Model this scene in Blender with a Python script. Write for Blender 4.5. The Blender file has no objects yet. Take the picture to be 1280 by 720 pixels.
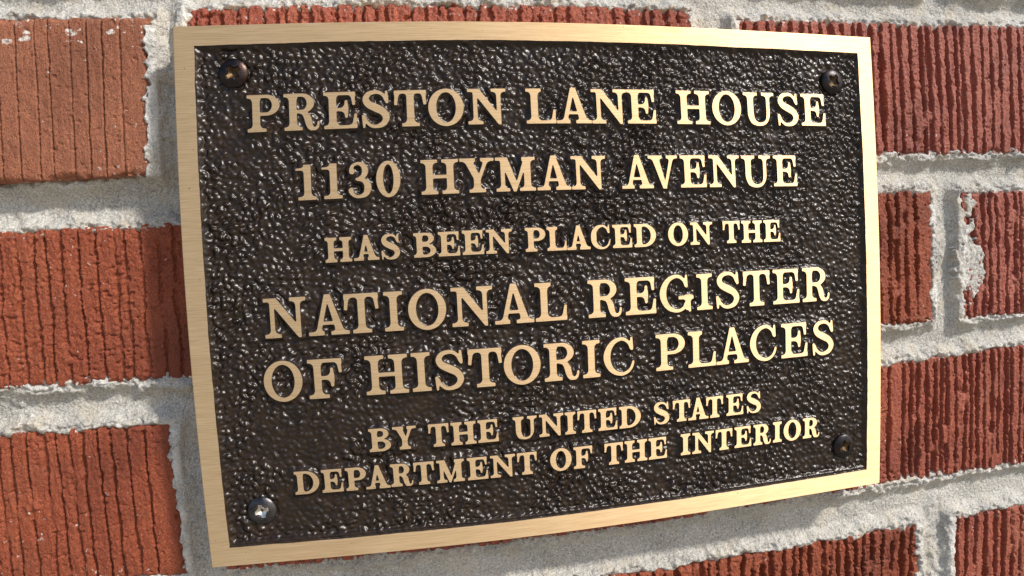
import bpy, bmesh, math, random
import numpy as np
from mathutils import Matrix, Vector

random.seed(4)
MM = 0.001                      # everything below is written in millimetres
scene = bpy.context.scene

# ---------------------------------------------------------------- camera (wide lens with barrel distortion)
CAM_POS = (-63.128, -229.213, 11.610)
AX_R = (0.9816090, -0.1848463, -0.0477028)      # camera right / up / forward in world axes
AX_U = (0.0570025, 0.0453246, 0.9973447)
AX_F = (0.1821934, 0.9817217, -0.0550278)
cam_data = bpy.data.cameras.new("camera")
cam_data.sensor_fit = 'HORIZONTAL'
cam_data.sensor_width = 36.0
cam_data.sensor_height = 20.25
cam_data.clip_start = 0.001
cam_data.clip_end = 100.0
cam_data.type = 'PANO'
cs = cam_data if hasattr(cam_data, "panorama_type") else cam_data.cycles
cs.panorama_type = 'FISHEYE_LENS_POLYNOMIAL'
cs.fisheye_fov = math.radians(175)
cs.fisheye_polynomial_k0 = 0.0
cs.fisheye_polynomial_k1 = -(4.005635880e-02)
cs.fisheye_polynomial_k2 = -(1.518042158e-04)
cs.fisheye_polynomial_k3 = -(-1.688668626e-05)
cs.fisheye_polynomial_k4 = -(1.938242791e-08)
cam = bpy.data.objects.new("camera", cam_data)
scene.collection.objects.link(cam)
M = Matrix.Identity(4)
for i in range(3):
    M[i][0], M[i][1], M[i][2] = AX_R[i], AX_U[i], -AX_F[i]
    M[i][3] = CAM_POS[i] * MM
cam.matrix_world = M
scene.camera = cam

# ---------------------------------------------------------------- daylight
SUN_DIR = Vector((1.1, -1.0, 1.25)).normalized()      # towards the sun: high on the right, in front of the wall
sun_elev = math.asin(SUN_DIR.z)
world = bpy.data.worlds.new("World")
scene.world = world
world.use_nodes = True
wn, wl = world.node_tree.nodes, world.node_tree.links
bg = wn["Background"]
sky = wn.new("ShaderNodeTexSky")
sky.sky_type = 'NISHITA'
sky.sun_disc = False
sky.sun_elevation = sun_elev
sky.sun_rotation = math.atan2(SUN_DIR.x, SUN_DIR.y)
sky.air_density, sky.dust_density, sky.ozone_density = 1.0, 1.6, 1.0
wl.new(sky.outputs["Color"], bg.inputs["Color"])
bg.inputs["Strength"].default_value = 0.15
# below the horizon: sunlit ground far from the wall, so that metal and mortar get its warm bounce
bg_ground = wn.new("ShaderNodeBackground")
bg_ground.inputs["Color"].default_value = (0.46, 0.41, 0.35, 1)
bg_ground.inputs["Strength"].default_value = 1.0
w_tc = wn.new("ShaderNodeTexCoord")
w_sep = wn.new("ShaderNodeSeparateXYZ")
w_map = wn.new("ShaderNodeMapRange")
w_map.inputs["From Min"].default_value, w_map.inputs["From Max"].default_value = -0.10, 0.02
w_mix = wn.new("ShaderNodeMixShader")
wl.new(w_tc.outputs["Generated"], w_sep.inputs[0])
wl.new(w_sep.outputs["Z"], w_map.inputs["Value"])
wl.new(w_map.outputs[0], w_mix.inputs[0])
wl.new(bg_ground.outputs[0], w_mix.inputs[1])
wl.new(bg.outputs[0], w_mix.inputs[2])
wl.new(w_mix.outputs[0], wn["World Output"].inputs["Surface"])
sun_data = bpy.data.lights.new("sun", 'SUN')
sun_data.energy = 3.7
sun_data.angle = math.radians(4.5)
sun_data.color = (1.0, 0.95, 0.87)
sun = bpy.data.objects.new("sun", sun_data)
scene.collection.objects.link(sun)
sun.rotation_euler = SUN_DIR.to_track_quat('Z', 'Y').to_euler()
sun.location = SUN_DIR * 2

vs = scene.view_settings
vs.view_transform = 'Standard'
vs.look = 'None'
vs.exposure = 0.25
vs.gamma = 1.0
vs.use_curve_mapping = False

# ---------------------------------------------------------------- letter shapes
# Bold slab-serif capitals as signed distance fields in cap-height units (baseline 0, cap line 1).
GN, GM = 110, 0.30          # grid cells per cap height, margin round the glyph
GW = {'A': 1.03, 'B': .92, 'C': .885, 'D': 1.03, 'E': .90, 'F': .86, 'G': 1.02, 'H': 1.08, 'I': .485, 'L': .86,
      'M': 1.21, 'N': 1.07, 'O': .97, 'P': .87, 'R': .95, 'S': .78, 'T': .88, 'U': 1.08, 'V': .98, 'Y': 1.0,
      '0': .69, '1': .58, '3': .66}


def smin(a, b, k):
    h = np.maximum(k - np.abs(a - b), 0.0) / k
    return np.minimum(a, b) - h * h * k * 0.25


def glyph_field(ch, s, e, t):
    """Signed distance of one capital: s main stem, e hairline, t thin stem."""
    W = GW[ch]
    nx, ny = int((W + 2 * GM) * GN) + 1, int((1 + 2 * GM) * GN) + 1
    X, Y = np.meshgrid(-GM + np.arange(nx) / GN, -GM + np.arange(ny) / GN)
    BK = 0.13

    def box(x0, x1, y0, y1):
        qx, qy = np.abs(X - (x0 + x1) / 2) - (x1 - x0) / 2, np.abs(Y - (y0 + y1) / 2) - (y1 - y0) / 2
        return np.hypot(np.maximum(qx, 0), np.maximum(qy, 0)) + np.minimum(np.maximum(qx, qy), 0)

    def ell(cx, cy, rx, ry):
        px, py = X - cx, Y - cy
        k0 = np.hypot(px / rx, py / ry)
        k1 = np.hypot(px / rx ** 2, py / ry ** 2) + 1e-9
        return k0 * (k0 - 1) / k1

    def seg(ax, ay, bx, by, ra, rb):
        dx, dy = bx - ax, by - ay
        u = np.clip(((X - ax) * dx + (Y - ay) * dy) / (dx * dx + dy * dy), 0, 1)
        return np.hypot(X - ax - u * dx, Y - ay - u * dy) - (ra + (rb - ra) * u)

    def poly(pts):
        d = np.full(X.shape, 1e9)
        inside = np.zeros(X.shape, bool)
        for (ax, ay), (bx, by) in zip(pts, pts[1:] + pts[:1]):
            ex, ey = bx - ax, by - ay
            u = np.clip(((X - ax) * ex + (Y - ay) * ey) / (ex * ex + ey * ey), 0, 1)
            d = np.minimum(d, np.hypot(X - ax - u * ex, Y - ay - u * ey))
            c = (ay > Y) != (by > Y)
            inside ^= c & (X < (bx - ax) * (Y - ay) / ((by - ay) if by != ay else 1e-9) + ax)
        return np.where(inside, -d, d)

    def path(pts, n=14):
        P = np.array(pts, float)
        P = np.vstack([2 * P[0] - P[1], P, 2 * P[-1] - P[-2]])
        S_ = []
        for i in range(1, len(P) - 2):
            u = np.linspace(0, 1, n, endpoint=False)[:, None]
            p0, p1, p2, p3 = P[i - 1], P[i], P[i + 1], P[i + 2]
            S_.append(0.5 * (2 * p1 + (p2 - p0) * u + (2 * p0 - 5 * p1 + 4 * p2 - p3) * u ** 2 + (3 * p1 - p0 - 3 * p2 + p3) * u ** 3))
        S_ = np.vstack(S_ + [P[-2:-1]])
        d = np.full(X.shape, 1e9)
        for a, b in zip(S_[:-1], S_[1:]):
            d = np.minimum(d, seg(a[0], a[1], b[0], b[1], max(a[2], .01), max(b[2], .01)))
        return d

    U = lambda *a: np.minimum.reduce(a)
    o = 0.2425 - s / 2
    q = s / 0.2

    def stem(x, w=None, y0=0.0, y1=1.0, bot=(o, o), top=(o, o)):
        w = w or s
        d = box(x - w / 2, x + w / 2, y0, y1)
        if bot:
            d = smin(d, box(x - w / 2 - bot[0], x + w / 2 + bot[1], y0, y0 + e), BK)
        if top:
            d = smin(d, box(x - w / 2 - top[0], x + w / 2 + top[1], y1 - e, y1), BK)
        return np.maximum(d, np.maximum(y0 - Y, Y - y1))

    def dshape(x0, cx, rx, y0, y1, s_, e_):
        cy, ry = (y0 + y1) / 2, (y1 - y0) / 2
        out = U(box(x0, cx, y0, y1), np.maximum(ell(cx, cy, rx, ry), cx - .01 - X))
        ix0 = x0 + s
        inn = U(box(ix0, cx, y0 + e_, y1 - e_), np.maximum(ell(cx, cy, rx - s_, ry - e_), cx - .01 - X))
        return np.maximum(out, -inn)

    sx = 0.2425
    if ch == 'I':
        d = stem(sx)
    elif ch == 'H':
        d = U(stem(sx), stem(W - sx), box(sx, W - sx, .5 - e / 2, .5 + e / 2 + .01))
    elif ch in 'EFL':
        d = stem(sx, top=(o, .10) if ch == 'L' else (o, .0), bot=(o, .0) if ch != 'F' else (o, o + .03))
        if ch in 'EF':
            xr = .845 if ch == 'E' else .855
            arm = smin(box(sx, xr - .02, 1 - e, 1), poly([(xr - .125, 1 - e * .6), (xr - .01, 1), (xr + .005, .635), (xr - .075, .63)]), .10)
            mid = smin(box(sx, .60, .52 - e / 2, .52 + e / 2), seg(.605, .325, .605, .735, .042 + .1 * (e - .095), .042 + .1 * (e - .095)), .15)
            d = smin(U(d, mid), arm, .05)
        if ch in 'EL':
            xr = .895 if ch == 'E' else .855
            arm = smin(box(sx, xr - .03, 0, e), poly([(xr - .15, e * .6), (xr - .03, 0), (xr, .40), (xr - .075, .41)]), .10)
            d = smin(d, arm, .08)
    elif ch == 'T':
        d = stem(.44, top=None)
        d = smin(d, box(.03, .85, 1 - e, 1), .10)
        for m in (0, 1):
            f = (lambda x: x) if not m else (lambda x: .88 - x)
            d = smin(d, poly([(f(.145), 1 - e * .5), (f(.03), 1), (f(.0), .60), (f(.085), .585)]), .10)
    elif ch in 'PRB':
        if ch == 'P':
            d = U(stem(sx, top=(o, 0), bot=(o, o + .02)), dshape(sx - s / 2, .50, .37, .43, 1, s * 1.02, e))
        elif ch == 'R':
            d = U(stem(sx, top=(o, 0), bot=(o, o)), dshape(sx - s / 2, .47, .34, .46, 1, s * .98, e))
            d = smin(d, path([(.44, .50, .05), (.545, .455, .07 * q), (.625, .33, .093 * q), (.655, .19, .09 * q), (.705, .075, .075 * q),
                              (.79, .03, .05), (.87, .07, .042), (.905, .155, .036), (.91, .21, .034)]), .03)
        else:
            d = U(stem(sx, top=(o, 0), bot=(o, 0)), dshape(sx - s / 2, .50, .345, .52, 1, s * .95, e), dshape(sx - s / 2, .50, .42, 0, .545, s, e))
    elif ch == 'D':
        d = U(stem(sx, top=(o, 0), bot=(o, 0)), dshape(sx - s / 2, .44, .59, 0, 1, s * 1.05, e))
    elif ch in 'O0':
        d = np.maximum(ell(W / 2, .5, W / 2, .522), -ell(W / 2, .5, W / 2 - s * (1.08 if ch == 'O' else .98), .522 - e * 1.12))
    elif ch in 'CG':
        a = s / 2 * 1.05
        d = path([(.775, .72, .03), (.735, .84, .042), (.63, .94, .047), (.49, .972, .05), (.30, .90, .07 * q), (.16, .73, .09 * q), (.005 + a, .5, a),
                  (.16, .27, .09 * q), (.30, .10, .07 * q), (.49, .03, .05)] +
                 ([(.64, .055, .045), (.765, .15, .042), (.825, .27, .038), (.845, .34, .034)] if ch == 'C' else
                  [(.63, .045, .045), (.73, .11, .05), (.80, .22, .06)]))
        d = smin(d, seg(.806, .975, .812, .69, .034, .042), .05)
        if ch == 'G':
            d = U(d, smin(box(.78 - s * .0, .78 + s * .78, .03, .44), box(.56, 1.02, .43 - e, .43), .10), poly([(.80, .16), (.935, .16), (.935, -.02), (.87, -.02)]))
    elif ch == 'S':
        d = path([(.655, .74, .03), (.60, .87, .042), (.50, .95, .05), (.37, .968, .053), (.21, .92, .068 * q), (.13, .785, .085 * q), (.20, .645, .098 * q),
                  (.40, .535, .108 * q), (.58, .43, .10 * q), (.665, .27, .092 * q), (.585, .105, .075 * q), (.41, .034, .053), (.26, .055, .048), (.155, .15, .042), (.10, .27, .032)])
        d = U(smin(d, seg(.685, .975, .698, .69, .034, .044), .05), smin(d, seg(.068, .025, .056, .32, .034, .044), .05))
    elif ch == 'U':
        d = path([(sx, .95, s / 2), (sx, .55, s / 2), (sx + .005, .32, s / 2), (.31, .14, .09 * q), (.41, .06, .068), (.54, .03, .055), (.68, .055, .052), (.79, .15, .05), (.84, .32, t / 2), (.845, .55, t / 2), (.845, .95, t / 2)])
        d = smin(d, box(0, .485, 1 - e, 1), BK)
        d = smin(d, box(.63, 1.06, 1 - e, 1), BK)
    elif ch == 'N':
        d = U(stem(.215, t, top=None, bot=(.15, .15)), stem(.865, t, y0=.1, bot=None, top=(.15, .15)))
        d = U(d, poly([(.09, 1), (.33, 1), (.865 + t / 2, .20), (.865 + t / 2, -.015), (.85, -.015)]))
        d = smin(d, box(0, .25, 1 - e, 1), .06)
    elif ch == 'M':
        d = U(stem(.215, t * 1.05, top=None, bot=(.14, .14)), stem(W - .27, s, top=(.05, o), bot=(o, o)))
        d = U(d, poly([(.11, 1), (.36, 1), (.64, .24), (.585, -.01), (.52, -.01), (.20, .80)]), poly([(.52, -.01), (.60, -.01), (.975, .93), (.90, 1), (.85, .99)]))
        d = smin(d, box(0, .28, 1 - e, 1), .06)
    elif ch == 'A':
        th, tn = s * 1.17, t * 1.08
        left = poly([(.43, 1.03), (.43 + tn, 1.03), (.17 + tn, 0), (.17, 0)])
        right = poly([(.57 - th * .55, 1.03), (.58, 1.03), (.93, 0), (.93 - th, 0)])
        d = U(smin(left, box(0, .40, 0, e), .10), smin(right, box(.56, 1.03, 0, e), .10))
        d = U(d, box(.25, .76, .30 - e * .4, .30 + e * .5), poly([(.43, 1.03), (.58, 1.03), (.60, .9), (.42, .9)]))
    elif ch == 'V':
        th, tn = s * 1.17, t * 1.02
        left = poly([(.10, 1), (.10 + th, 1), (.61, -.02), (.47, -.02)])
        right = poly([(.86 - tn, 1), (.86, 1), (.585, -.02), (.49, -.02)])
        d = U(smin(left, box(0, .47, 1 - e, 1), .10), smin(right, box(.60, .98, 1 - e, 1), .10))
    elif ch == 'Y':
        th, tn = s * 1.15, t * 1.02
        left = poly([(.10, 1), (.10 + th, 1), (.60, .45), (.60, .34), (.40, .40)])
        right = poly([(.86 - tn, 1), (.86, 1), (.60, .36), (.50, .40)])
        d = U(stem(.5, y1=.45, top=None), smin(left, box(0, .46, 1 - e, 1), .10), smin(right, box(.60, 1.0, 1 - e, 1), .10))
    elif ch == '1':
        d = smin(box(.335 - s / 2, .335 + s / 2, 0, 1.0), box(.055, .58, 0, e), BK)
        d = smin(d, poly([(.01, .90), (.0, .835), (.26, .835), (.335 + s * .3, 1.0), (.335, 1.0), (.22, .915)]), .09)
    elif ch == '3':
        d = path([(.135, .745, .078 * q), (.125, .82, .06 * q), (.17, .92, .045), (.31, .968, .046), (.45, .91, .07 * q), (.505, .765, .088 * q), (.45, .61, .07 * q), (.30, .525, .042)])
        d = U(d, path([(.26, .525, .042), (.44, .49, .06 * q), (.55, .38, .09 * q), (.565, .26, .098 * q), (.50, .10, .075 * q), (.32, .03, .046), (.18, .065, .05), (.10, .16, .06 * q), (.095, .215, .075 * q)]))
    if ch in 'EFLTBDPHIRM1Y':
        d = np.maximum(d, np.maximum(-Y - (.012 if ch in 'MR' else 0), Y - 1))
    elif ch in 'UVN':
        d = np.maximum(d, Y - 1)
    elif ch == 'A':
        d = np.maximum(d, -Y)
    # cast metal has no sharp corner: soften the field a little
    k = np.exp(-0.5 * (np.arange(-6, 7) / 1.35) ** 2)
    k /= k.sum()
    d = np.apply_along_axis(lambda r: np.convolve(np.pad(r, 6, mode='edge'), k, 'valid'), 0, d)
    d = np.apply_along_axis(lambda r: np.convolve(np.pad(r, 6, mode='edge'), k, 'valid'), 1, d)
    return d


def contours(d, level=0.0):
    """Marching squares: closed loops of (x, y) in cap units."""
    ny, nx = d.shape
    v = d - level
    v = np.where(v == 0, 1e-6, v)
    links = {}

    def cut(i, j, horiz):
        if horiz:
            f = v[i, j] / (v[i, j] - v[i, j + 1])
            return (-GM + (j + f) / GN, -GM + i / GN)
        f = v[i, j] / (v[i, j] - v[i + 1, j])
        return (-GM + j / GN, -GM + (i + f) / GN)

    neg = v < 0
    mixed = np.argwhere((neg[:-1, :-1] != neg[1:, :-1]) | (neg[:-1, :-1] != neg[:-1, 1:]) | (neg[:-1, :-1] != neg[1:, 1:]))
    for i, j in mixed:
        c = [neg[i, j], neg[i, j + 1], neg[i + 1, j + 1], neg[i + 1, j]]
        E_ = [('h', i, j), ('v', i, j + 1), ('h', i + 1, j), ('v', i, j)]
        cr = [k for k in range(4) if c[k] != c[(k + 1) % 4]]
        pairs = [(cr[0], cr[1])] if len(cr) == 2 else ([(0, 1), (2, 3)] if not c[0] else [(0, 3), (1, 2)])
        for a, b in pairs:
            links.setdefault(E_[a], []).append(E_[b])
            links.setdefault(E_[b], []).append(E_[a])
    loops, seen = [], set()
    for st in links:
        if st in seen:
            continue
        loop, cur, prev = [], st, None
        while cur not in seen:
            seen.add(cur)
            loop.append(cut(cur[1], cur[2], cur[0] == 'h'))
            nxt = [n for n in links[cur] if n not in seen]
            if not nxt:
                break
            cur = nxt[0]
        if len(loop) > 12:
            loops.append(loop)
    return loops

# ---------------------------------------------------------------- small helpers
def link(o, parent=None):
    scene.collection.objects.link(o)
    if parent is not None:
        o.parent = parent
    return o


def empty(name, parent=None, loc=(0, 0, 0)):
    o = bpy.data.objects.new(name, None)
    o.empty_display_size = 0.01
    o.location = [c * MM for c in loc]
    return link(o, parent)


def smooth(a, b, x):
    t = np.clip((x - a) / (b - a), 0, 1)
    return t * t * (3 - 2 * t)


_tiles = {}


def noise(x, z, lx, lz=None, seed=0):
    """Smooth random field, unit deviation, feature size lx by lz (mm)."""
    lz = lz or lx
    if seed not in _tiles:
        rng = np.random.default_rng(1000 + seed)
        n = 256
        k = np.fft.fftfreq(n)
        g = np.exp(-(k[:, None] ** 2 + k[None, :] ** 2) * 2 * np.pi ** 2 * 1.35 ** 2)
        f = np.fft.ifft2(np.fft.fft2(rng.standard_normal((n, n))) * g).real
        _tiles[seed] = (f / f.std()).astype(np.float32)
    T = _tiles[seed]
    n = T.shape[0]
    u, v = np.asarray(x) / lx * 4.0 + 17.3 * seed, np.asarray(z) / lz * 4.0 + 9.1 * seed
    u, v = np.broadcast_arrays(u, v)
    iu, iv = np.floor(u).astype(int), np.floor(v).astype(int)
    fu, fv = u - iu, v - iv
    fu, fv = fu * fu * (3 - 2 * fu), fv * fv * (3 - 2 * fv)
    iu, iv = iu % n, iv % n
    ju, jv = (iu + 1) % n, (iv + 1) % n
    return (T[iv, iu] * (1 - fu) + T[iv, ju] * fu) * (1 - fv) + (T[jv, iu] * (1 - fu) + T[jv, ju] * fu) * fv


def grid_mesh(name, X, Y, Z, mat, parent=None, attrs=None):
    """A height field as a smooth quad mesh; X, Y, Z arrays (rows, cols) in mm; faces look towards -Y."""
    r, c = X.shape
    me = bpy.data.meshes.new(name)
    co = np.stack([X, Y, Z], -1).reshape(-1, 3).astype(np.float32) * MM
    idx = np.arange(r * c).reshape(r, c)
    q = np.stack([idx[:-1, :-1], idx[:-1, 1:], idx[1:, 1:], idx[1:, :-1]], -1).reshape(-1, 4)
    me.vertices.add(len(co))
    me.vertices.foreach_set("co", co.ravel())
    me.loops.add(q.size)
    me.loops.foreach_set("vertex_index", q.ravel().astype(np.int32))
    me.polygons.add(len(q))
    me.polygons.foreach_set("loop_start", np.arange(0, q.size, 4, dtype=np.int32))
    me.polygons.foreach_set("use_smooth", np.ones(len(q), dtype=bool))
    me.update(calc_edges=True)
    for k, a in (attrs or {}).items():
        at = me.attributes.new(k, 'FLOAT', 'POINT')
        at.data.foreach_set("value", np.broadcast_to(a, X.shape).reshape(-1).astype(np.float32))
    me.materials.append(mat)
    return link(bpy.data.objects.new(name, me), parent)


# ---------------------------------------------------------------- materials
def new_mat(name):
    m = bpy.data.materials.new(name)
    m.use_nodes = True
    return m, m.node_tree.nodes, m.node_tree.links, m.node_tree.nodes["Principled BSDF"]


def n_coord(nodes, links, scale):
    tc = nodes.new("ShaderNodeTexCoord")
    mp = nodes.new("ShaderNodeMapping")
    mp.inputs["Scale"].default_value = scale
    links.new(tc.outputs["Object"], mp.inputs["Vector"])
    return mp.outputs["Vector"]


def n_noise(nodes, links, vec, scale, detail=3.0, rough=0.6):
    t = nodes.new("ShaderNodeTexNoise")
    t.inputs["Scale"].default_value = scale
    t.inputs["Detail"].default_value = detail
    t.inputs["Roughness"].default_value = rough
    links.new(vec, t.inputs["Vector"])
    return t.outputs["Fac"]


def n_ramp(nodes, links, fac, stops):
    r = nodes.new("ShaderNodeValToRGB")
    while len(r.color_ramp.elements) < len(stops):
        r.color_ramp.elements.new(0.5)
    for e_, (p_, c_) in zip(r.color_ramp.elements, stops):
        e_.position = p_
        e_.color = (*c_, 1)
    links.new(fac, r.inputs["Fac"])
    return r.outputs["Color"]


def n_mix(nodes, links, fac, a, b, mode='MIX'):
    m = nodes.new("ShaderNodeMix")
    m.data_type = 'RGBA'
    m.blend_type = mode
    for sock, val in ((m.inputs[0], fac), (m.inputs[6], a), (m.inputs[7], b)):
        if hasattr(val, "is_linked"):
            links.new(val, sock)
        elif isinstance(val, (int, float)):
            sock.default_value = val
        else:
            sock.default_value = (*val, 1)
    return m.outputs[2]


def n_bump(nodes, links, height, dist, strength=1.0, normal=None):
    b = nodes.new("ShaderNodeBump")
    b.inputs["Strength"].default_value = strength
    b.inputs["Distance"].default_value = dist
    links.new(height, b.inputs["Height"])
    if normal is not None:
        links.new(normal, b.inputs["Normal"])
    return b.outputs["Normal"]


def brass_material():
    m, N, L, P = new_mat("brushed_brass")
    v = n_coord(N, L, (1, 1, 1))
    vs_ = n_coord(N, L, (0.025, 1, 1))                # long horizontal brush strokes
    fine = n_noise(N, L, vs_, 2600, 4, 0.75)
    broad = n_noise(N, L, vs_, 420, 3, 0.6)
    blot = n_noise(N, L, v, 55, 3, 0.55)
    col = n_ramp(N, L, fine, [(0.38, (0.54, 0.355, 0.175)), (0.50, (0.72, 0.51, 0.285)), (0.63, (0.84, 0.64, 0.40))])
    col = n_mix(N, L, 0.35, col, n_ramp(N, L, broad, [(0.36, (0.60, 0.41, 0.215)), (0.64, (0.78, 0.56, 0.32))]))
    col = n_mix(N, L, 0.2, col, n_ramp(N, L, blot, [(0.3, (0.66, 0.48, 0.28)), (0.7, (0.82, 0.60, 0.36))]))
    spot = N.new("ShaderNodeMapRange")
    spot.inputs["From Min"].default_value, spot.inputs["From Max"].default_value = 0.715, 0.75
    spot.inputs["To Max"].default_value = 0.6
    L.new(n_noise(N, L, v, 620, 2, 0.5), spot.inputs["Value"])
    col = n_mix(N, L, spot.outputs[0], col, (0.25, 0.15, 0.07))
    L.new(col, P.inputs["Base Color"])
    P.inputs["Metallic"].default_value = 0.85
    mr = N.new("ShaderNodeMapRange")
    mr.inputs["To Min"].default_value, mr.inputs["To Max"].default_value = BR_R0, BR_R1
    L.new(broad, mr.inputs["Value"])
    L.new(mr.outputs[0], P.inputs["Roughness"])
    P.inputs["Anisotropic"].default_value = BR_AN
    tg = N.new("ShaderNodeCombineXYZ")
    tg.inputs[2].default_value = 1.0
    L.new(tg.outputs[0], P.inputs["Tangent"])
    nb = n_bump(N, L, fine, 0.00005, 0.9)
    nb = n_bump(N, L, broad, 0.00004, 0.6, nb)
    L.new(nb, P.inputs["Normal"])
    return m


def lacquer_material(name, c0, c1, rough):
    m, N, L, P = new_mat(name)
    v = n_coord(N, L, (1, 1, 1))
    big = n_noise(N, L, v, 160, 3)
    grain = n_noise(N, L, v, 2600, 3, 0.7)
    L.new(n_ramp(N, L, big, [(0.3, c0), (0.75, c1)]), P.inputs["Base Color"])
    mr = N.new("ShaderNodeMapRange")
    mr.inputs["To Min"].default_value, mr.inputs["To Max"].default_value = rough - 0.06, rough + 0.12
    L.new(n_noise(N, L, v, 700, 3), mr.inputs["Value"])
    L.new(mr.outputs[0], P.inputs["Roughness"])
    P.inputs["Specular IOR Level"].default_value = 0.34
    L.new(n_bump(N, L, grain, 0.00010, 0.45), P.inputs["Normal"])
    return m


def brick_material(name, dark, mid, pale, lime=(0.62, 0.58, 0.53), glint=0.55):
    m, N, L, P = new_mat(name)
    v = n_coord(N, L, (1, 1, 1))
    vz = n_coord(N, L, (1, 1, 0.3))
    a = n_noise(N, L, v, 48, 5, 0.68)
    b = n_noise(N, L, vz, 420, 4, 0.65)
    g = n_noise(N, L, v, 2300, 2, 0.6)
    col = n_ramp(N, L, a, [(0.34, dark), (0.5, mid), (0.66, pale)])
    col = n_mix(N, L, 0.42, col, n_ramp(N, L, b, [(0.35, dark), (0.5, mid), (0.66, pale)]))
    col = n_mix(N, L, 0.6, col, n_ramp(N, L, g, [(0.36, tuple(c * .3 for c in dark)), (0.46, mid), (0.58, mid), (0.70, tuple(min(1, c * 1.5) for c in pale))]), 'MIX')
    # firing marks: large, soft-edged patches of darker skin
    burn = N.new("ShaderNodeMapRange")
    burn.inputs["From Min"].default_value, burn.inputs["From Max"].default_value = 0.50, 0.68
    burn.inputs["To Max"].default_value = 0.55
    L.new(n_noise(N, L, v, 24, 4, 0.6), burn.inputs["Value"])
    col = n_mix(N, L, burn.outputs[0], col, tuple(c * .72 for c in dark))
    at = N.new("ShaderNodeAttribute")
    at.attribute_name = "lime"
    spk = n_noise(N, L, v, 900, 3, 0.7)
    mul = N.new("ShaderNodeMath"); mul.operation = 'MULTIPLY_ADD'
    L.new(spk, mul.inputs[0]); mul.inputs[1].default_value = 1.2; mul.inputs[2].default_value = -0.60
    add = N.new("ShaderNodeMath"); add.operation = 'ADD'; add.use_clamp = True
    L.new(at.outputs["Fac"], add.inputs[0]); L.new(mul.outputs[0], add.inputs[1])
    th = N.new("ShaderNodeMapRange")
    th.inputs["From Min"].default_value, th.inputs["From Max"].default_value = 0.42, 0.66
    L.new(add.outputs[0], th.inputs["Value"])
    col = n_mix(N, L, th.outputs[0], col, lime)  # lime colour, also used for the painted glint specks
    L.new(col, P.inputs["Base Color"])
    mr = N.new("ShaderNodeMapRange")
    mr.inputs["To Min"].default_value, mr.inputs["To Max"].default_value = glint - .12, 0.95
    L.new(b, mr.inputs["Value"])
    L.new(mr.outputs[0], P.inputs["Roughness"])
    P.inputs["Specular IOR Level"].default_value = 0.38
    nb = n_bump(N, L, g, 0.0004, 0.9)
    nb = n_bump(N, L, b, 0.0007, 0.7, nb)
    L.new(nb, P.inputs["Normal"])
    return m


def mortar_material():
    m, N, L, P = new_mat("sandy_mortar")
    v = n_coord(N, L, (1, 1, 1))
    a = n_noise(N, L, v, 45, 4, 0.6)
    g = n_noise(N, L, v, 1500, 3, 0.7)
    g2 = n_noise(N, L, v, 800, 2, 0.5)
    col = n_ramp(N, L, a, [(0.36, (0.27, 0.268, 0.255)), (0.5, (0.43, 0.425, 0.40)), (0.66, (0.58, 0.56, 0.52))])
    sand = n_ramp(N, L, g, [(0.38, (0.06, 0.055, 0.045)), (0.455, (0.38, 0.365, 0.33)), (0.56, (0.55, 0.53, 0.49)), (0.65, (0.90, 0.87, 0.81))])
    col = n_mix(N, L, 0.52, col, sand)
    col = n_mix(N, L, 0.18, col, n_ramp(N, L, g2, [(0.35, (0.30, 0.24, 0.17)), (0.5, (0.47, 0.45, 0.42)), (0.7, (0.60, 0.55, 0.47))]))
    at = N.new("ShaderNodeAttribute")
    at.attribute_name = "lime"
    half = N.new("ShaderNodeMath"); half.operation = 'MULTIPLY'
    L.new(at.outputs["Fac"], half.inputs[0]); half.inputs[1].default_value = 0.62
    col = n_mix(N, L, half.outputs[0], col, (0.78, 0.76, 0.72))
    tan = N.new("ShaderNodeMapRange")
    tan.inputs["From Min"].default_value, tan.inputs["From Max"].default_value = 0.50, 0.72
    tan.inputs["To Max"].default_value = 0.45
    L.new(n_noise(N, L, v, 110, 3, 0.55), tan.inputs["Value"])
    col = n_mix(N, L, tan.outputs[0], col, (0.50, 0.42, 0.30))
    L.new(col, P.inputs["Base Color"])
    P.inputs["Roughness"].default_value = 0.95
    P.inputs["Specular IOR Level"].default_value = 0.25
    nb = n_bump(N, L, g, 0.0008, 0.9)
    nb = n_bump(N, L, g2, 0.0009, 0.7, nb)
    L.new(nb, P.inputs["Normal"])
    return m


def screw_material(name, c0, c1, rough):
    m, N, L, P = new_mat(name)
    v = n_coord(N, L, (1, 1, 1))
    L.new(n_ramp(N, L, n_noise(N, L, v, 300, 3), [(0.35, c0), (0.65, c1)]), P.inputs["Base Color"])
    P.inputs["Metallic"].default_value = 0.9
    P.inputs["Roughness"].default_value = rough
    L.new(n_bump(N, L, n_noise(N, L, v, 1600, 3), 0.00012, 0.6), P.inputs["Normal"])
    return m


BR_R0, BR_R1, BR_AN = 0.52, 0.62, 0.78
M_BRASS = brass_material()
M_FIELD = lacquer_material("dark_bronze_lacquer", (0.009, 0.005, 0.003), (0.026, 0.0145, 0.008), 0.235)
M_SIDE = lacquer_material("lacquered_letter_side", (0.022, 0.014, 0.009), (0.05, 0.030, 0.018), 0.38)
M_MORTAR = mortar_material()
M_SCREW = screw_material("blackened_screw", (0.018, 0.018, 0.020), (0.050, 0.038, 0.034), 0.32)
M_SCREW_BROWN = screw_material("brown_blackened_screw", (0.020, 0.019, 0.022), (0.052, 0.032, 0.025), 0.28)
M_SCREW_GREY = screw_material("grey_worn_screw", (0.035, 0.035, 0.04), (0.095, 0.088, 0.088), 0.34)
M_SLOT = screw_material("worn_screw_slot", (0.035, 0.022, 0.011), (0.11, 0.068, 0.034), 0.5)
M_SLOT_BRIGHT = screw_material("bright_screw_slot", (0.40, 0.36, 0.30), (0.75, 0.72, 0.66), 0.25)

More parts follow.
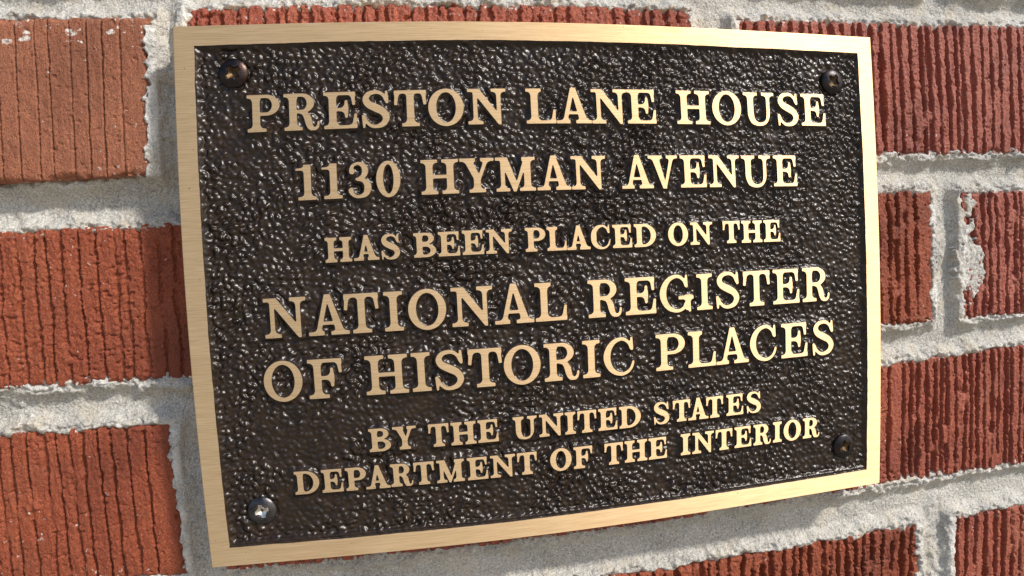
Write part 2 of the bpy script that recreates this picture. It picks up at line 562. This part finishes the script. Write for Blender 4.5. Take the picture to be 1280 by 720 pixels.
# ---------------------------------------------------------------- brick wall
FACE = 14.0                     # brick faces lie this far behind the face of the plaque (y, mm)
wall = empty("brick_wall", loc=(0, 0, 0))
wall["label"] = "red wire-cut brick wall with grey mortar joints behind the bronze plaque"
wall["category"] = "wall"
wall["kind"] = "thing"

MB_TAN = brick_material("faded_orange_brick", (0.185, 0.058, 0.028), (0.265, 0.092, 0.046), (0.36, 0.155, 0.080))
MB_RED = brick_material("orange_red_brick", (0.125, 0.021, 0.009), (0.235, 0.050, 0.019), (0.34, 0.105, 0.046), glint=0.5)
MB_DEEP = brick_material("deep_red_brick", (0.14, 0.018, 0.011), (0.275, 0.063, 0.033), (0.40, 0.15, 0.085), glint=0.5)
MB_MAR = brick_material("maroon_red_brick", (0.145, 0.019, 0.014), (0.285, 0.072, 0.045), (0.42, 0.17, 0.11), glint=0.5)

# x0, x1, z at bottom-left, bottom-right, top-left, top-right, protrusion, material, groove spec, label
#   groove spec: mean pitch, width, depth, flat end margins (left, right), roughness, crumble, seed
BRICKS = [
    (-320.0, -138.4, 42.2, 43.1, 96.9, 96.7, 2.6, MB_TAN, dict(p=5.6, w=0.42, d=0.85, ml=6, mr=9.0, r=.32, c=-.6, s=1), "faded orange brick with narrow grooves and pale splashes"),
    (-126.9, 56.8, 42.5, 43.5, 100.0, 100.3, 0.0, MB_DEEP, dict(p=4.6, w=0.8, d=1.5, ml=2, mr=2, r=1.3, c=1.2, s=2), "rough red brick whose top edge shows above the plaque"),
    (76.4, 258.0, 43.6, 46.2, 98.0, 103.6, 0.2, MB_MAR, dict(p=4.5, w=1.03, d=2.60, ml=2, mr=2, r=.85, c=.1, s=3), "dark red brick with closely spaced ribs"),
    (-218.0, -34.0, -27.0, -26.8, 26.9, 27.3, -2.4, MB_RED, dict(p=5.0, w=0.72, d=1.3, ml=4, mr=4, r=1.0, c=.7, s=4), "orange red brick with crumbled wavy grooves"),
    (-17.0, 166.6, -27.6, -27.2, 28.6, 29.3, 0.0, MB_RED, dict(p=4.9, w=1.08, d=2.47, ml=3, mr=4.2, r=1.25, c=.9, s=5), None),
    (183.6, 366.0, -27.2, -26.4, 28.6, 28.5, 0.0, MB_MAR, dict(p=4.5, w=1.08, d=2.60, ml=1, mr=2, r=1.1, c=.5, s=6), None),
    (-322.0, -140.6, -98.2, -97.6, -42.6, -42.0, -2.2, MB_RED, dict(p=5.0, w=0.66, d=1.5, ml=4, mr=6.5, r=.65, c=.45, s=7), "bright orange red brick with cracked ribs and white crust at its end"),
    (-126.0, 56.5, -97.0, -96.4, -44.0, -44.5, 0.0, MB_DEEP, dict(p=4.6, w=0.9, d=1.5, ml=3, mr=3, r=.8, c=.7, s=8), None),
    (72.5, 255.0, -95.7, -97.6, -45.8, -40.6, 0.0, MB_DEEP, dict(p=4.3, w=1.03, d=2.60, ml=2, mr=2, r=.9, c=.3, s=9), None),
    (-22.0, 160.6, -170.0, -172.0, -116.0, -117.0, 0.2, MB_RED, dict(p=4.5, w=1.03, d=2.47, ml=2, mr=2.5, r=1.2, c=.8, s=10), None),
    (179.6, 362.0, -172.0, -172.0, -117.2, -116.6, 0.0, MB_DEEP, dict(p=4.5, w=1.03, d=2.47, ml=1, mr=2, r=1.0, c=.5, s=11), None),
    (-418.0, -234.0, -27.0, -27.0, 26.6, 26.9, -0.6, MB_DEEP, dict(p=4.9, w=0.8, d=1.4, ml=3, mr=3, r=.9, c=.6, s=15), None),
    (-218.0, -34.0, 111.5, 113.5, 166.0, 166.0, 0.0, MB_RED, dict(p=4.8, w=0.95, d=1.2, ml=3, mr=3, r=.9, c=.8, s=12), None),
    (-17.0, 166.6, 115.0, 116.0, 168.0, 168.0, 0.0, MB_DEEP, dict(p=4.8, w=0.9, d=1.5, ml=3, mr=3, r=.9, c=.8, s=13), None),
    (183.6, 366.0, 117.5, 119.0, 170.0, 170.0, 0.4, MB_DEEP, dict(p=4.8, w=0.9, d=1.5, ml=2, mr=2, r=.9, c=.8, s=14), None),
]


def make_brick(spec):
    x0, x1, zbl, zbr, ztl, ztr, out, mat, g, label = spec
    s = g['s']
    rng = np.random.default_rng(50 + s)
    step = 0.30 if s < 12 else 0.6
    L_, H_ = x1 - x0, (ztl - zbl + ztr - zbr) / 2
    nu, nv = int(L_ / step), int(H_ / step)
    u = np.linspace(0, L_, nu)
    v = np.linspace(0, H_, nv)
    U, V = np.meshgrid(u, v)
    AU, AV = U + 211.0 * s, V + 97.0 * s
    h = np.zeros_like(U)
    # drag grooves of the wire-cut face
    spots, xg = [], g['ml'] + rng.uniform(0.5, 2.0)
    crumb = smooth(1.55 - .55 * g['c'], 2.1 - .55 * g['c'], noise(AU, AV, 9, 12, 3))
    if s == 1:
        crumb = crumb * 0
    while xg < L_ - g['mr']:
        spots.append(xg)
        xg += g['p'] * rng.uniform(0.72, 1.30) * (1.4 if rng.random() < 0.08 * g['c'] else 1.0)
    if s == 1:                  # the visible end of the faded brick: its own grooves
        spots = [q_ for q_ in spots if q_ < L_ - 54] + [L_ - q_ for q_ in (49.3, 43.5, 37.3, 33.0, 26.1, 20.8, 15.7, 9.6)]
    lip = np.zeros_like(U)
    for xg in spots:
        w = g['w'] * rng.uniform(0.7, 1.3)
        d = g['d'] * rng.uniform(0.7, 1.2)
        wob = (0.15 if s in (3, 5, 6, 9, 10, 11) else 0.22) * g['r'] * noise(np.zeros_like(V) + xg * 7.7, AV, 5, 16, 1) + 0.12 * g['r'] * noise(np.zeros_like(V) + xg * 3.1, AV, 5, 2.2, 2)
        wid = w * (1 + 0.25 * noise(np.zeros_like(V) + xg * 5.3, AV, 5, 6, 5)) + 0.20 * g['r'] * noise(AU, AV, 1.3, 0.9, 4)
        t = np.abs(U - xg - wob) / np.maximum(wid, 0.15)
        fill = 1.0 - 0.8 * smooth(1.35, 1.9, noise(np.zeros_like(V) + xg * 9.9, AV, 5, 7, 6) + .2 * g['c'])
        h = np.minimum(h, -d * fill * (1 - smooth(0.62, 1.08, t)))
        lip = np.maximum(lip, .22 * np.exp(-((t - 1.5) / .35) ** 2) * smooth(-.8, 1.0, noise(np.zeros_like(V) + xg * 6.1, AV, 5, 5, 26)))
    rib = smooth(-0.6, -0.1, h)
    h = h + lip * rib
    # torn, gritty rib tops; short cross cracks; lumps dragged into the grooves
    h = h + (.35 + .65 * g['r']) * (0.10 * noise(AU, AV, 2.2, 5, 7) + 0.085 * noise(AU, AV, 0.85, 1.1, 8) + .03 * noise(AU, AV, .5, .5, 27)) - .38 * smooth(1.5, 2.2, noise(AU, AV, 1.25, 1.1, 24)) + 0.22 * noise(AU, AV, 28, 40, 9)
    tear = smooth(1.05, 1.9, noise(AU, AV, 3.0, 1.5, 10)) * smooth(-0.2, 0.9, noise(AU, AV, 12, 16, 11) + .35 * g['c'] - .2)
    h -= 0.75 * g['r'] * tear * rib
    lump = -0.25 + 0.34 * noise(AU, AV, 1.5, 1.3, 12) + 0.25 * noise(AU, AV, 4, 3, 13)
    h = h * (1 - crumb) + crumb * np.maximum(h * .4, lump)
    crack = smooth(1.7, 2.1, noise(AU, AV, 4.5, .9, 14)) * smooth(0.1, .8, noise(AU, AV, 15, 20, 15))
    h -= 0.55 * crack * min(1.0, .3 + .6 * g['c'])
    h += 0.5 * smooth(2.2, 2.8, noise(AU, AV, 1.3, 1.3, 16)) * g['r']
    # chipped arrises
    be = np.minimum(np.minimum(U, L_ - U) + .5 * noise(AU, AV, 6, 6, 17), np.minimum(V, H_ - V) + .5 * noise(AU, AV, 6, 6, 18))
    h -= 1.4 * np.exp(-np.maximum(be, 0) / 0.55) * (1 + .4 * noise(AU, AV, 2, 2, 19))
    # pale mortar specks and crust, plus glints painted as small white specks: mostly near the arrises
    be0 = np.minimum(np.minimum(U, L_ - U), np.minimum(V, H_ - V))
    lime = 0.42 * np.exp(-be0 / 1.3) * smooth(-.3, 1.0, noise(AU, AV, 7, 7, 20)) + 0.46 * smooth(1.7, 2.3, noise(AU, AV, 1.15, 1.1, 21) + .5 * np.exp(-be0 / 5) + .4 * noise(AU, AV, 25, 25, 25) - .3)
    if s == 1:
        lime += 0.62 * np.exp(-((H_ - V) - 6) ** 2 / 22) * smooth(.2, 1.4, noise(AU, AV, 4.5, 2.2, 22))
        er = L_ - U
        lime += 0.5 * np.exp(-er / 1.6) * smooth(-.8, .5, noise(AU, AV, 5, 5, 23)) * smooth(8, 16, H_ - V)
    if s == 7:
        er = L_ - U
        lime += 0.8 * np.exp(-er / 0.9) * smooth(-.9, .4, noise(AU, AV, 4, 4, 23))
    tz = V / H_
    X = x0 + U
    zb = zbl + (zbr - zbl) * U / L_
    zt = ztl + (ztr - ztl) * U / L_
    Z = zb * (1 - tz) + zt * tz
    # ragged outline
    X = X + np.where(U < 2, 1, 0) * .0
    Y = FACE - out - h
    # close the block: side walls run back into the wall
    pad = lambda A: np.pad(A, 1, mode='edge')
    X, Y, Z, lime = pad(X), pad(Y), pad(Z), pad(lime)
    for sl in ((0, slice(None)), (-1, slice(None)), (slice(None), 0), (slice(None), -1)):
        Y[sl] = FACE + 60.0
    cx, cz = (x0 + x1) / 2, (zbl + ztr) / 2
    o = grid_mesh("brick", X - cx, Y - FACE, Z - cz, mat, wall, dict(lime=np.clip(lime, 0, 1)))
    o.location = (cx * MM, FACE * MM, cz * MM)
    if label:
        o["label"] = label
    return o


for spec in BRICKS:
    make_brick(spec)

# mortar: one tooled, sandy sheet between the bricks
xs = np.concatenate([np.arange(-420, -212, 3.0), np.arange(-212, 252, 0.42), np.arange(252, 372, 3.0)])
zs = np.concatenate([np.arange(-172, -160, 3.0), np.arange(-160, 126, 0.42), np.arange(126, 170, 3.0)])
MX, MZ = np.meshgrid(xs, zs)
sd = np.full(MX.shape, 1e9)
for (x0, x1, zbl, zbr, ztl, ztr, *_r) in BRICKS:
    k = np.clip((MX - x0) / (x1 - x0), 0, 1)
    zb, zt = zbl + (zbr - zbl) * k, ztl + (ztr - ztl) * k
    qx, qz = np.maximum(x0 - MX, MX - x1), np.maximum(zb - MZ, MZ - zt)
    sd = np.minimum(sd, np.hypot(np.maximum(qx, 0), np.maximum(qz, 0)) + np.minimum(np.maximum(qx, qz), 0))
sdw = sd + 0.60 * noise(MX, MZ, 8, 7, 30) + 0.30 * noise(MX, MZ, 3.1, 2.7, 48) + 0.10 * noise(MX, MZ, 1.5, 1.5, 31)
tool = smooth(0.3, 1.0, np.clip(sdw / 6.6, 0, 1.3))
hm = -0.55 - 4.0 * np.sin(np.clip((sdw - 1.9) / 5.2, 0, 1) * math.pi / 2)
edge = np.exp(-(sdw - 0.9) ** 2 / 3.0)
hm += edge * (0.40 * noise(MX, MZ, 1.7, 1.4, 32) + 0.35 * noise(MX, MZ, 4, 2.5, 33))
gr = .6 + .4 * smooth(-1, 1.2, noise(MX, MZ, 12, 5, 42))
gr = gr * (.45 + .9 * np.exp(-((sdw - 1.0) / 2.0) ** 2))
hm += gr * (0.16 * noise(MX, MZ, 0.9, 0.9, 34) + 0.12 * noise(MX, MZ, 1.7, 1.7, 35))
hm -= 2.2 * smooth(-70, -128, MX) * (1 - smooth(38, 60, MZ)) + 0.25 * noise(MX, MZ, 14, 9, 36)
hm -= 0.30 * smooth(1.9, 2.6, noise(MX, MZ, 1.2, 1.2, 37))
smear = smooth(.35, 1.5, noise(MX, MZ, 9, 6, 38))
blob = lambda cx, cz, rx, rz: np.exp(-((MX - cx) / rx) ** 2 - ((MZ - cz) / rz) ** 2)
hm += (2.6 * blob(-133, 72, 5, 22) + 1.5 * blob(-133, 48, 6, 6) + 1.3 * blob(170.5, -112, 9, 7) + 2.3 * blob(170.5, -138, 8, 22) + 1.6 * blob(173, 4, 5, 22) + 1.2 * blob(66, 98, 10, 10) + 1.5 * blob(-133, -70, 5, 30)) * (1 + .15 * noise(MX, MZ, 2.5, 2.5, 39))
inside = np.maximum(-sdw, 0)
hm = np.where(sdw < 0, hm + smear * 0.9 - inside * (1.15 - .45 * smear), hm)
hm = np.where(sd < -7, -9.0, hm)
# crust squeezed over brick ends: ragged, standing proud of the brick face
rag = noise(MX, MZ, 3.2, 3.2, 43) + .5 * noise(MX, MZ, 1.4, 1.4, 44)
over = np.zeros(MX.shape)
for ex, side, za, zb_, reach, out in ((-138.4, 1, 44, 92, 1.6, 2.6), (-140.6, 1, -97, -46, .2, -2.2), (183.6, -1, -26, 24, 0.8, 0.0), (166.6, 1, -26, 26, .4, 0.0), (160.6, 1, -150, -118, .4, .2), (179.6, -1, -150, -119, .6, 0.0), (-126.9, -1, 60, 99, 1.0, 0.0), (56.8, 1, 60, 99, 1.0, 0.0), (76.4, -1, 60, 97, .8, 0.2)):
    dist = (ex - MX) * side                       # into the brick
    band = smooth(za - 2, za + 1, MZ) * (1 - smooth(zb_ - 1, zb_ + 2, MZ))
    m_ = smooth(.25, -.25, dist - reach - (.5 if ex == -140.6 else .85) * rag) * smooth(-3.0, -1.0, dist) * band
    hm = np.maximum(hm, np.where(m_ > .02, out - .55 + .85 * m_ + .12 * noise(MX, MZ, 1.1, 1.1, 45), -20))
    over = np.maximum(over, m_)
sm_ = 1.25 * blob(186, -3, 6.5, 14) + blob(190, -8, 5, 6) + .9 * blob(188, 24, 4, 4) + .25 * rag * blob(187, 0, 9, 26)
hm = np.maximum(hm, np.where(sm_ > .42, -.1 + .7 * smooth(.42, .62, sm_) + .22 * noise(MX, MZ, 1.5, 1.5, 46), -20))
lime = .75 * over * smooth(-1, .6, noise(MX, MZ, 5, 5, 47)) + np.exp(-(sdw / 1.5) ** 2) * smooth(.1, 1.5, noise(MX, MZ, 13, 5, 40)) * .45 + .35 * smooth(1.3, 2.2, noise(MX, MZ, 5, 3, 41)) * np.exp(-np.maximum(sdw, 0) / 4)
o = grid_mesh("mortar", MX, FACE - hm, MZ, M_MORTAR, wall, dict(lime=np.clip(lime, 0, 1)))
o["label"] = "pale grey sandy mortar joints with ragged edges"

# ---------------------------------------------------------------- bronze plaque
W, H, B = 254.0, 177.8, 6.65
DEPTH = 1.45                    # the dark field lies this far behind the border
plaque = empty("wall_plaque", loc=(0, 0, 0))
plaque["label"] = "cast bronze plaque with dark pebbled field and raised brass lettering screwed to the brick wall"
plaque["category"] = "plaque"


def make_frame():
    bm = bmesh.new()
    rng = np.random.default_rng(8)
    w, h = W / 2, H / 2
    wi, hi = w - B, h - B
    n = 150

    def loop(w_, h_, y, r, jit=0.0):
        pts = []
        cs_ = [(-w_, -h_), (w_, -h_), (w_, h_), (-w_, h_)]
        for k in range(4):
            (ax, az), (bx, bz) = cs_[k], cs_[(k + 1) % 4]
            nx_, nz_ = (az - bz), (bx - ax)
            ln = math.hypot(nx_, nz_)
            j = 0.0
            for i in range(n):
                j = 0.8 * j + rng.normal() * jit
                f = i / n
                k_ = j * (0 if i == 0 else 1)
                pts.append((ax + (bx - ax) * f + nx_ / ln * k_, y, az + (bz - az) * f + nz_ / ln * k_))
        return pts
    back = FACE + 3.0
    rows = [loop(w, h, back, 0), loop(w, h, 0.22, 0), loop(w - .08, h - .08, 0.06, 0), loop(w - .25, h - .25, 0, 0)]
    inner = loop(wi + .15, hi + .15, 0, 0, .035)
    rows.append(inner)
    ctr = lambda p, d_, y: (p[0] - d_ * np.sign(p[0]) * (abs(abs(p[0]) - wi) < .6), y, p[2] - d_ * np.sign(p[2]) * (abs(abs(p[2]) - hi) < .6))
    rows.append([ctr(p, .10, 0.10) for p in inner])
    rows.append([ctr(p, .18, DEPTH + 1.5) for p in inner])
    V_ = [[bm.verts.new([c * MM for c in p]) for p in r_] for r_ in rows]
    N_ = 4 * n
    for a, b, mi in zip(range(6), range(1, 7), (0, 0, 0, 0, 1, 1)):
        for i in range(N_):
            f = bm.faces.new((V_[a][i], V_[a][(i + 1) % N_], V_[b][(i + 1) % N_], V_[b][i]))
            f.material_index = mi
    bmesh.ops.recalc_face_normals(bm, faces=bm.faces)
    me = bpy.data.meshes.new("border_frame")
    bm.to_mesh(me)
    bm.free()
    me.materials.append(M_BRASS)
    me.materials.append(M_SIDE)
    o_ = link(bpy.data.objects.new("border_frame", me), plaque)
    # front quads must face the viewer
    if sum(p.normal.y * p.area for p in me.polygons if p.material_index == 0 and abs(p.normal.y) > .9) > 0:
        me.flip_normals()
    o_["label"] = "flat brushed brass border"
    return o_


make_frame()

LINES = [   # baseline z, cap height, glyph weights, [(word, x left, x right)]
    (53.5, 12.15, (.206, .095, .122), [("PRESTON", -104.3, -19.65), ("LANE", -12.9, 34.0), ("HOUSE", 41.8, 104.2)]),
    (30.75, 11.5, (.206, .097, .122), [("1130", -89.6, -55.65), ("HYMAN", -49.0, 13.9), ("AVENUE", 19.7, 90.2)]),
    (10.35, 8.05, (.245, .118, .155), [("HAS", -81.2, -56.8), ("BEEN", -52.4, -19.9), ("PLACED", -15.4, 31.45), ("ON", 36.0, 53.3), ("THE", 57.6, 81.8)]),
    (-13.05, 12.95, (.188, .098, .118), [("NATIONAL", -102.3, -1.95), ("REGISTER", 5.4, 103.0)]),
    (-33.7, 13.05, (.188, .098, .118), [("OF", -103.9, -78.2), ("HISTORIC", -70.7, 21.75), ("PLACES", 29.8, 104.8)]),
    (-53.0, 7.95, (.245, .118, .155), [("BY", -71.2, -55.3), ("THE", -51.35, -27.5), ("UNITED", -22.6, 23.6), ("STATES", 28.4, 72.0)]),
    (-65.8, 8.0, (.245, .118, .155), [("DEPARTMENT", -96.9, -14.7), ("OF", -10.1, 5.2), ("THE", 9.6, 33.5), ("INTERIOR", 38.8, 97.95)]),
]
PULL = {('A', 'T'): -1.6, ('T', 'A'): -1.6, ('A', 'V'): -2.2, ('L', 'A'): 0.0, ('T', 'O'): .4, ('R', 'T'): .2, ('P', 'L'): .6, ('P', 'A'): -.6}


def letter_mesh(ch, cap, pars, field):
    """Extruded letter: brushed brass on its face, lacquer on its sides; origin at baseline left, face at y = 0."""
    cu = bpy.data.curves.new("letter", 'CURVE')
    cu.dimensions = '2D'
    cu.fill_mode = 'BOTH'
    cu.extrude = 0.99 * MM
    cu.bevel_depth = 0.06 * MM
    cu.bevel_resolution = 1
    cu.offset = -0.06 * MM
    for lp in contours(field):
        sp = cu.splines.new('POLY')
        sp.points.add(len(lp) - 1)
        sp.points.foreach_set("co", np.array([(x * cap * MM, y * cap * MM, 0, 1) for x, y in lp], np.float32).ravel())
        sp.use_cyclic_u = True
    ob = bpy.data.objects.new("letter_outline", cu)
    scene.collection.objects.link(ob)
    dg = bpy.context.evaluated_depsgraph_get()
    me = bpy.data.meshes.new_from_object(ob.evaluated_get(dg))
    bpy.data.objects.remove(ob)
    bpy.data.curves.remove(cu)
    me.transform(Matrix.Translation((0, 1.05 * MM, 0)) @ Matrix.Rotation(math.radians(90), 4, 'X'))
    me.materials.clear()
    me.materials.append(M_BRASS)
    me.materials.append(M_SIDE)
    for p in me.polygons:
        p.material_index = 0 if p.normal.y < -0.95 else 1
        p.use_smooth = False
    me.name = "letter"
    return me


# field grid of the plaque, with the distance to the nearest letter
FS = 0.29
fx = np.arange(-(W / 2 - B) - .5, W / 2 - B + .5, FS)
fz = np.arange(-(H / 2 - B) - .5, H / 2 - B + .5, FS)
FX, FZ = np.meshgrid(fx, fz)
DL = np.full(FX.shape, 9.0)
fields, meshes = {}, {}
for base, cap, pars, words in LINES:
    row = empty("text_line", plaque)
    row["label"] = 'raised brass line reading "%s"' % " ".join(w_[0] for w_ in words)
    for word, xa, xb in words:
        gaps = [max(-2.5, PULL.get((a, b), (.25 if 'A' in (a, b) else 1.0))) for a, b in zip(word, word[1:])]
        total = sum(GW[c] for c in word) * cap
        pos = sum(g_ for g_ in gaps if g_ > 0)
        unit = 0.075 * cap
        neg = sum(g_ for g_ in gaps if g_ < 0) * unit
        k = ((xb - xa) - total - neg) / pos if pos else 0
        x = xa
        for i, ch in enumerate(word):
            key = (ch, pars)
            if key not in fields:
                fields[key] = glyph_field(ch, *pars)
            fld = fields[key]
            if (ch, cap) not in meshes:
                meshes[(ch, cap)] = letter_mesh(ch, cap, pars, fld)
            ob = link(bpy.data.objects.new("letter", meshes[(ch, cap)]), row)
            dz = random.uniform(-.06, .06)
            ob.location = (x * MM, 0, (base + dz) * MM)
            # distance to this letter on the field grid
            i0, i1 = np.searchsorted(fx, (x - GM * cap, x + (GW[ch] + GM) * cap))
            j0, j1 = np.searchsorted(fz, (base - GM * cap, base + (1 + GM) * cap))
            gx = ((FX[j0:j1, i0:i1] - x) / cap + GM) * GN
            gz = ((FZ[j0:j1, i0:i1] - base) / cap + GM) * GN
            iu = np.clip(np.rint(gx).astype(int), 0, fld.shape[1] - 1)
            iv = np.clip(np.rint(gz).astype(int), 0, fld.shape[0] - 1)
            DL[j0:j1, i0:i1] = np.minimum(DL[j0:j1, i0:i1], fld[iv, iu] * cap)
            if i < len(gaps):
                x += GW[ch] * cap + (gaps[i] * k if gaps[i] > 0 else gaps[i] * unit)

SCREWS = [(-108.4, 73.2), (108.6, 71.0), (-108.6, -70.6), (110.0, -71.4)]


def cells(x, z, px, pz, seed):
    """Rounded, slightly slanting pebbles on a jittered lattice: height 0..1."""
    rng = np.random.default_rng(seed)
    n = 128
    jx, jz = rng.uniform(-.36, .36, (n, n)), rng.uniform(-.36, .36, (n, n))
    ang = rng.normal(-0.45, 0.5, (n, n))
    sc = rng.uniform(0.75, 1.2, (n, n))
    am = rng.uniform(0.6, 1.0, (n, n)) * sc
    cx, cz = x / px, z / pz
    ix, iz = np.floor(cx).astype(int), np.floor(cz).astype(int)
    best = np.zeros(x.shape)
    for dx in (-1, 0, 1):
        for dz in (-1, 0, 1):
            a, b = (ix + dx) % n, (iz + dz) % n
            off = 0.5 * ((iz + dz) % 2)
            ux = (cx - (ix + dx + .5 + off - .25 + jx[b, a])) * px
            uz = (cz - (iz + dz + .5 + jz[b, a])) * pz
            c_, s_ = np.cos(ang[b, a]), np.sin(ang[b, a])
            p_, q_ = (ux * c_ + uz * s_) / (1.22 * sc[b, a]), (-ux * s_ + uz * c_) / (0.84 * sc[b, a])
            d2 = p_ * p_ + q_ * q_
            best = np.maximum(best, am[b, a] * np.maximum(1 - d2, 0) ** .8)
    return best


wx = FX + 0.55 * noise(FX, FZ, 13, 13, 50) + 0.16 * noise(FX, FZ, 2.6, 2.6, 51)
wz = FZ + 0.55 * noise(FX, FZ, 13, 13, 52) + 0.14 * noise(FX, FZ, 2.6, 2.6, 53)
peb = cells(wx, wz, 2.35, 1.85, 5)
peb2 = cells(wx + 31, wz + 17, 1.5, 1.2, 6)
amp = 0.85 + 0.2 * noise(FX, FZ, 16, 16, 54)
hf = -0.45 + amp * (1.35 * peb + 0.34 * peb2 * (1 - peb)) + 0.055 * noise(FX, FZ, 0.95, 0.95, 55) + 0.07 * noise(FX, FZ, 3.2, 2.6, 56)
kk = np.exp(-0.5 * (np.arange(-3, 4) / 0.75) ** 2)
kk /= kk.sum()
for ax in (0, 1):
    hf = np.apply_along_axis(lambda r_: np.convolve(np.pad(r_, 3, mode='edge'), kk, 'valid'), ax, hf)
# the lacquered metal rises in a fillet towards letters and border
df = np.minimum(np.minimum(FX + (W / 2 - B), (W / 2 - B) - FX), np.minimum(FZ + (H / 2 - B), (H / 2 - B) - FZ))
dn = np.maximum(DL, 0) + .12 * noise(FX, FZ, 1.6, 1.6, 57)
fl = (1 - smooth(0.0, 1.7, dn)) ** 1.4
fb = (1 - smooth(-.2, 1.9, df + .15 * noise(FX, FZ, 2.0, 2.0, 58))) ** 1.1
rise = np.maximum(0.85 * fl, 1.12 * fb)
keep = 1 - np.maximum(0.72 * fl, 0.90 * fb)
fs = np.exp(-((FZ + H / 2 - B - 0.9) / 0.75) ** 2)          # the bead of lacquer along the lower border
hf = hf * keep * (1 - .7 * fs) + np.maximum(rise, 1.05 * fs) + 0.035 * noise(FX, FZ, .8, .8, 59)
for (sx_, sz_) in SCREWS:
    r_ = np.hypot(FX - sx_, FZ - sz_)
    hf -= 0.2 * np.exp(-((r_ - 5.0) / .6) ** 2)
hf = np.minimum(hf, DEPTH - 0.06)
panel = grid_mesh("background_panel", FX, DEPTH - hf, FZ, M_FIELD, plaque)
panel["label"] = "dark brown pebbled background field"


def make_screw(x, z, ang, slot_mat, label, scr_mat, tilt=0.0):
    """Domed pan head with a cross recess; dome and recess are one polar height field each."""
    R_, DOME = 4.75, 1.9
    nr, na = 60, 128
    r = np.concatenate([np.linspace(0.001, 1, nr) * R_, [R_ * 1.02, R_ * .99]])
    th = np.linspace(0, 2 * math.pi, na + 1)
    RR, TT = np.meshgrid(r, th)
    X, Z = RR * np.cos(TT), RR * np.sin(TT)
    hgt = DOME * np.sqrt(np.maximum(1 - (np.minimum(RR, R_) / (R_ * 1.06)) ** 2, 0))
    hgt[:, -2] = 0.35
    hgt[:, -1] = -1.8
    ca, sa = math.cos(ang), math.sin(ang)

    def cross(X_, Z_):
        p_, q_ = X_ * ca + Z_ * sa, -X_ * sa + Z_ * ca
        arm = lambda a, b: np.maximum(np.abs(a) - 2.45, np.abs(b) - (0.80 - .02 * np.abs(a)))
        d = np.minimum(arm(p_, q_), arm(q_, p_))
        core = (np.abs(p_) + np.abs(q_) - 2.35) * .75
        return np.minimum(d, core)
    c = cross(X, Z)
    sink = smooth(0.10, -0.22, c)
    Y = -(hgt - sink * 1.6)
    sc_ = grid_mesh("screw", X[:, ::-1], Y[:, ::-1], Z[:, ::-1], scr_mat, plaque)
    sc_.location = (x * MM, (DEPTH - 0.1) * MM, z * MM)
    sc_.rotation_euler = (tilt, 0, 0)
    sc_["label"] = label
    # floor of the recess
    g = np.linspace(-2.3, 2.3, 64)
    GX, GZ = np.meshgrid(g, g)
    cc = cross(GX, GZ)
    rr = np.hypot(GX, GZ)
    GY = -(DOME - 0.62 - 1.25 * np.maximum(1 - rr / 2.3, 0) - 2.4 * smooth(-.05, .4, cc))
    grid_mesh("cross_recess", GX, GY, GZ, slot_mat, sc_)
    return sc_


make_screw(*SCREWS[0], 0.62, M_SLOT, "upper screw with brown sheen beside the word PRESTON", M_SCREW_BROWN)
make_screw(*SCREWS[1], 0.9, M_SLOT, "black screw above the word HOUSE", M_SCREW)
make_screw(*SCREWS[2], 0.25, M_SLOT_BRIGHT, "screw with bright worn cross slot below the word DEPARTMENT", M_SCREW_GREY)
make_screw(*SCREWS[3], 0.45, M_SLOT, "black screw beside the word INTERIOR", M_SCREW)
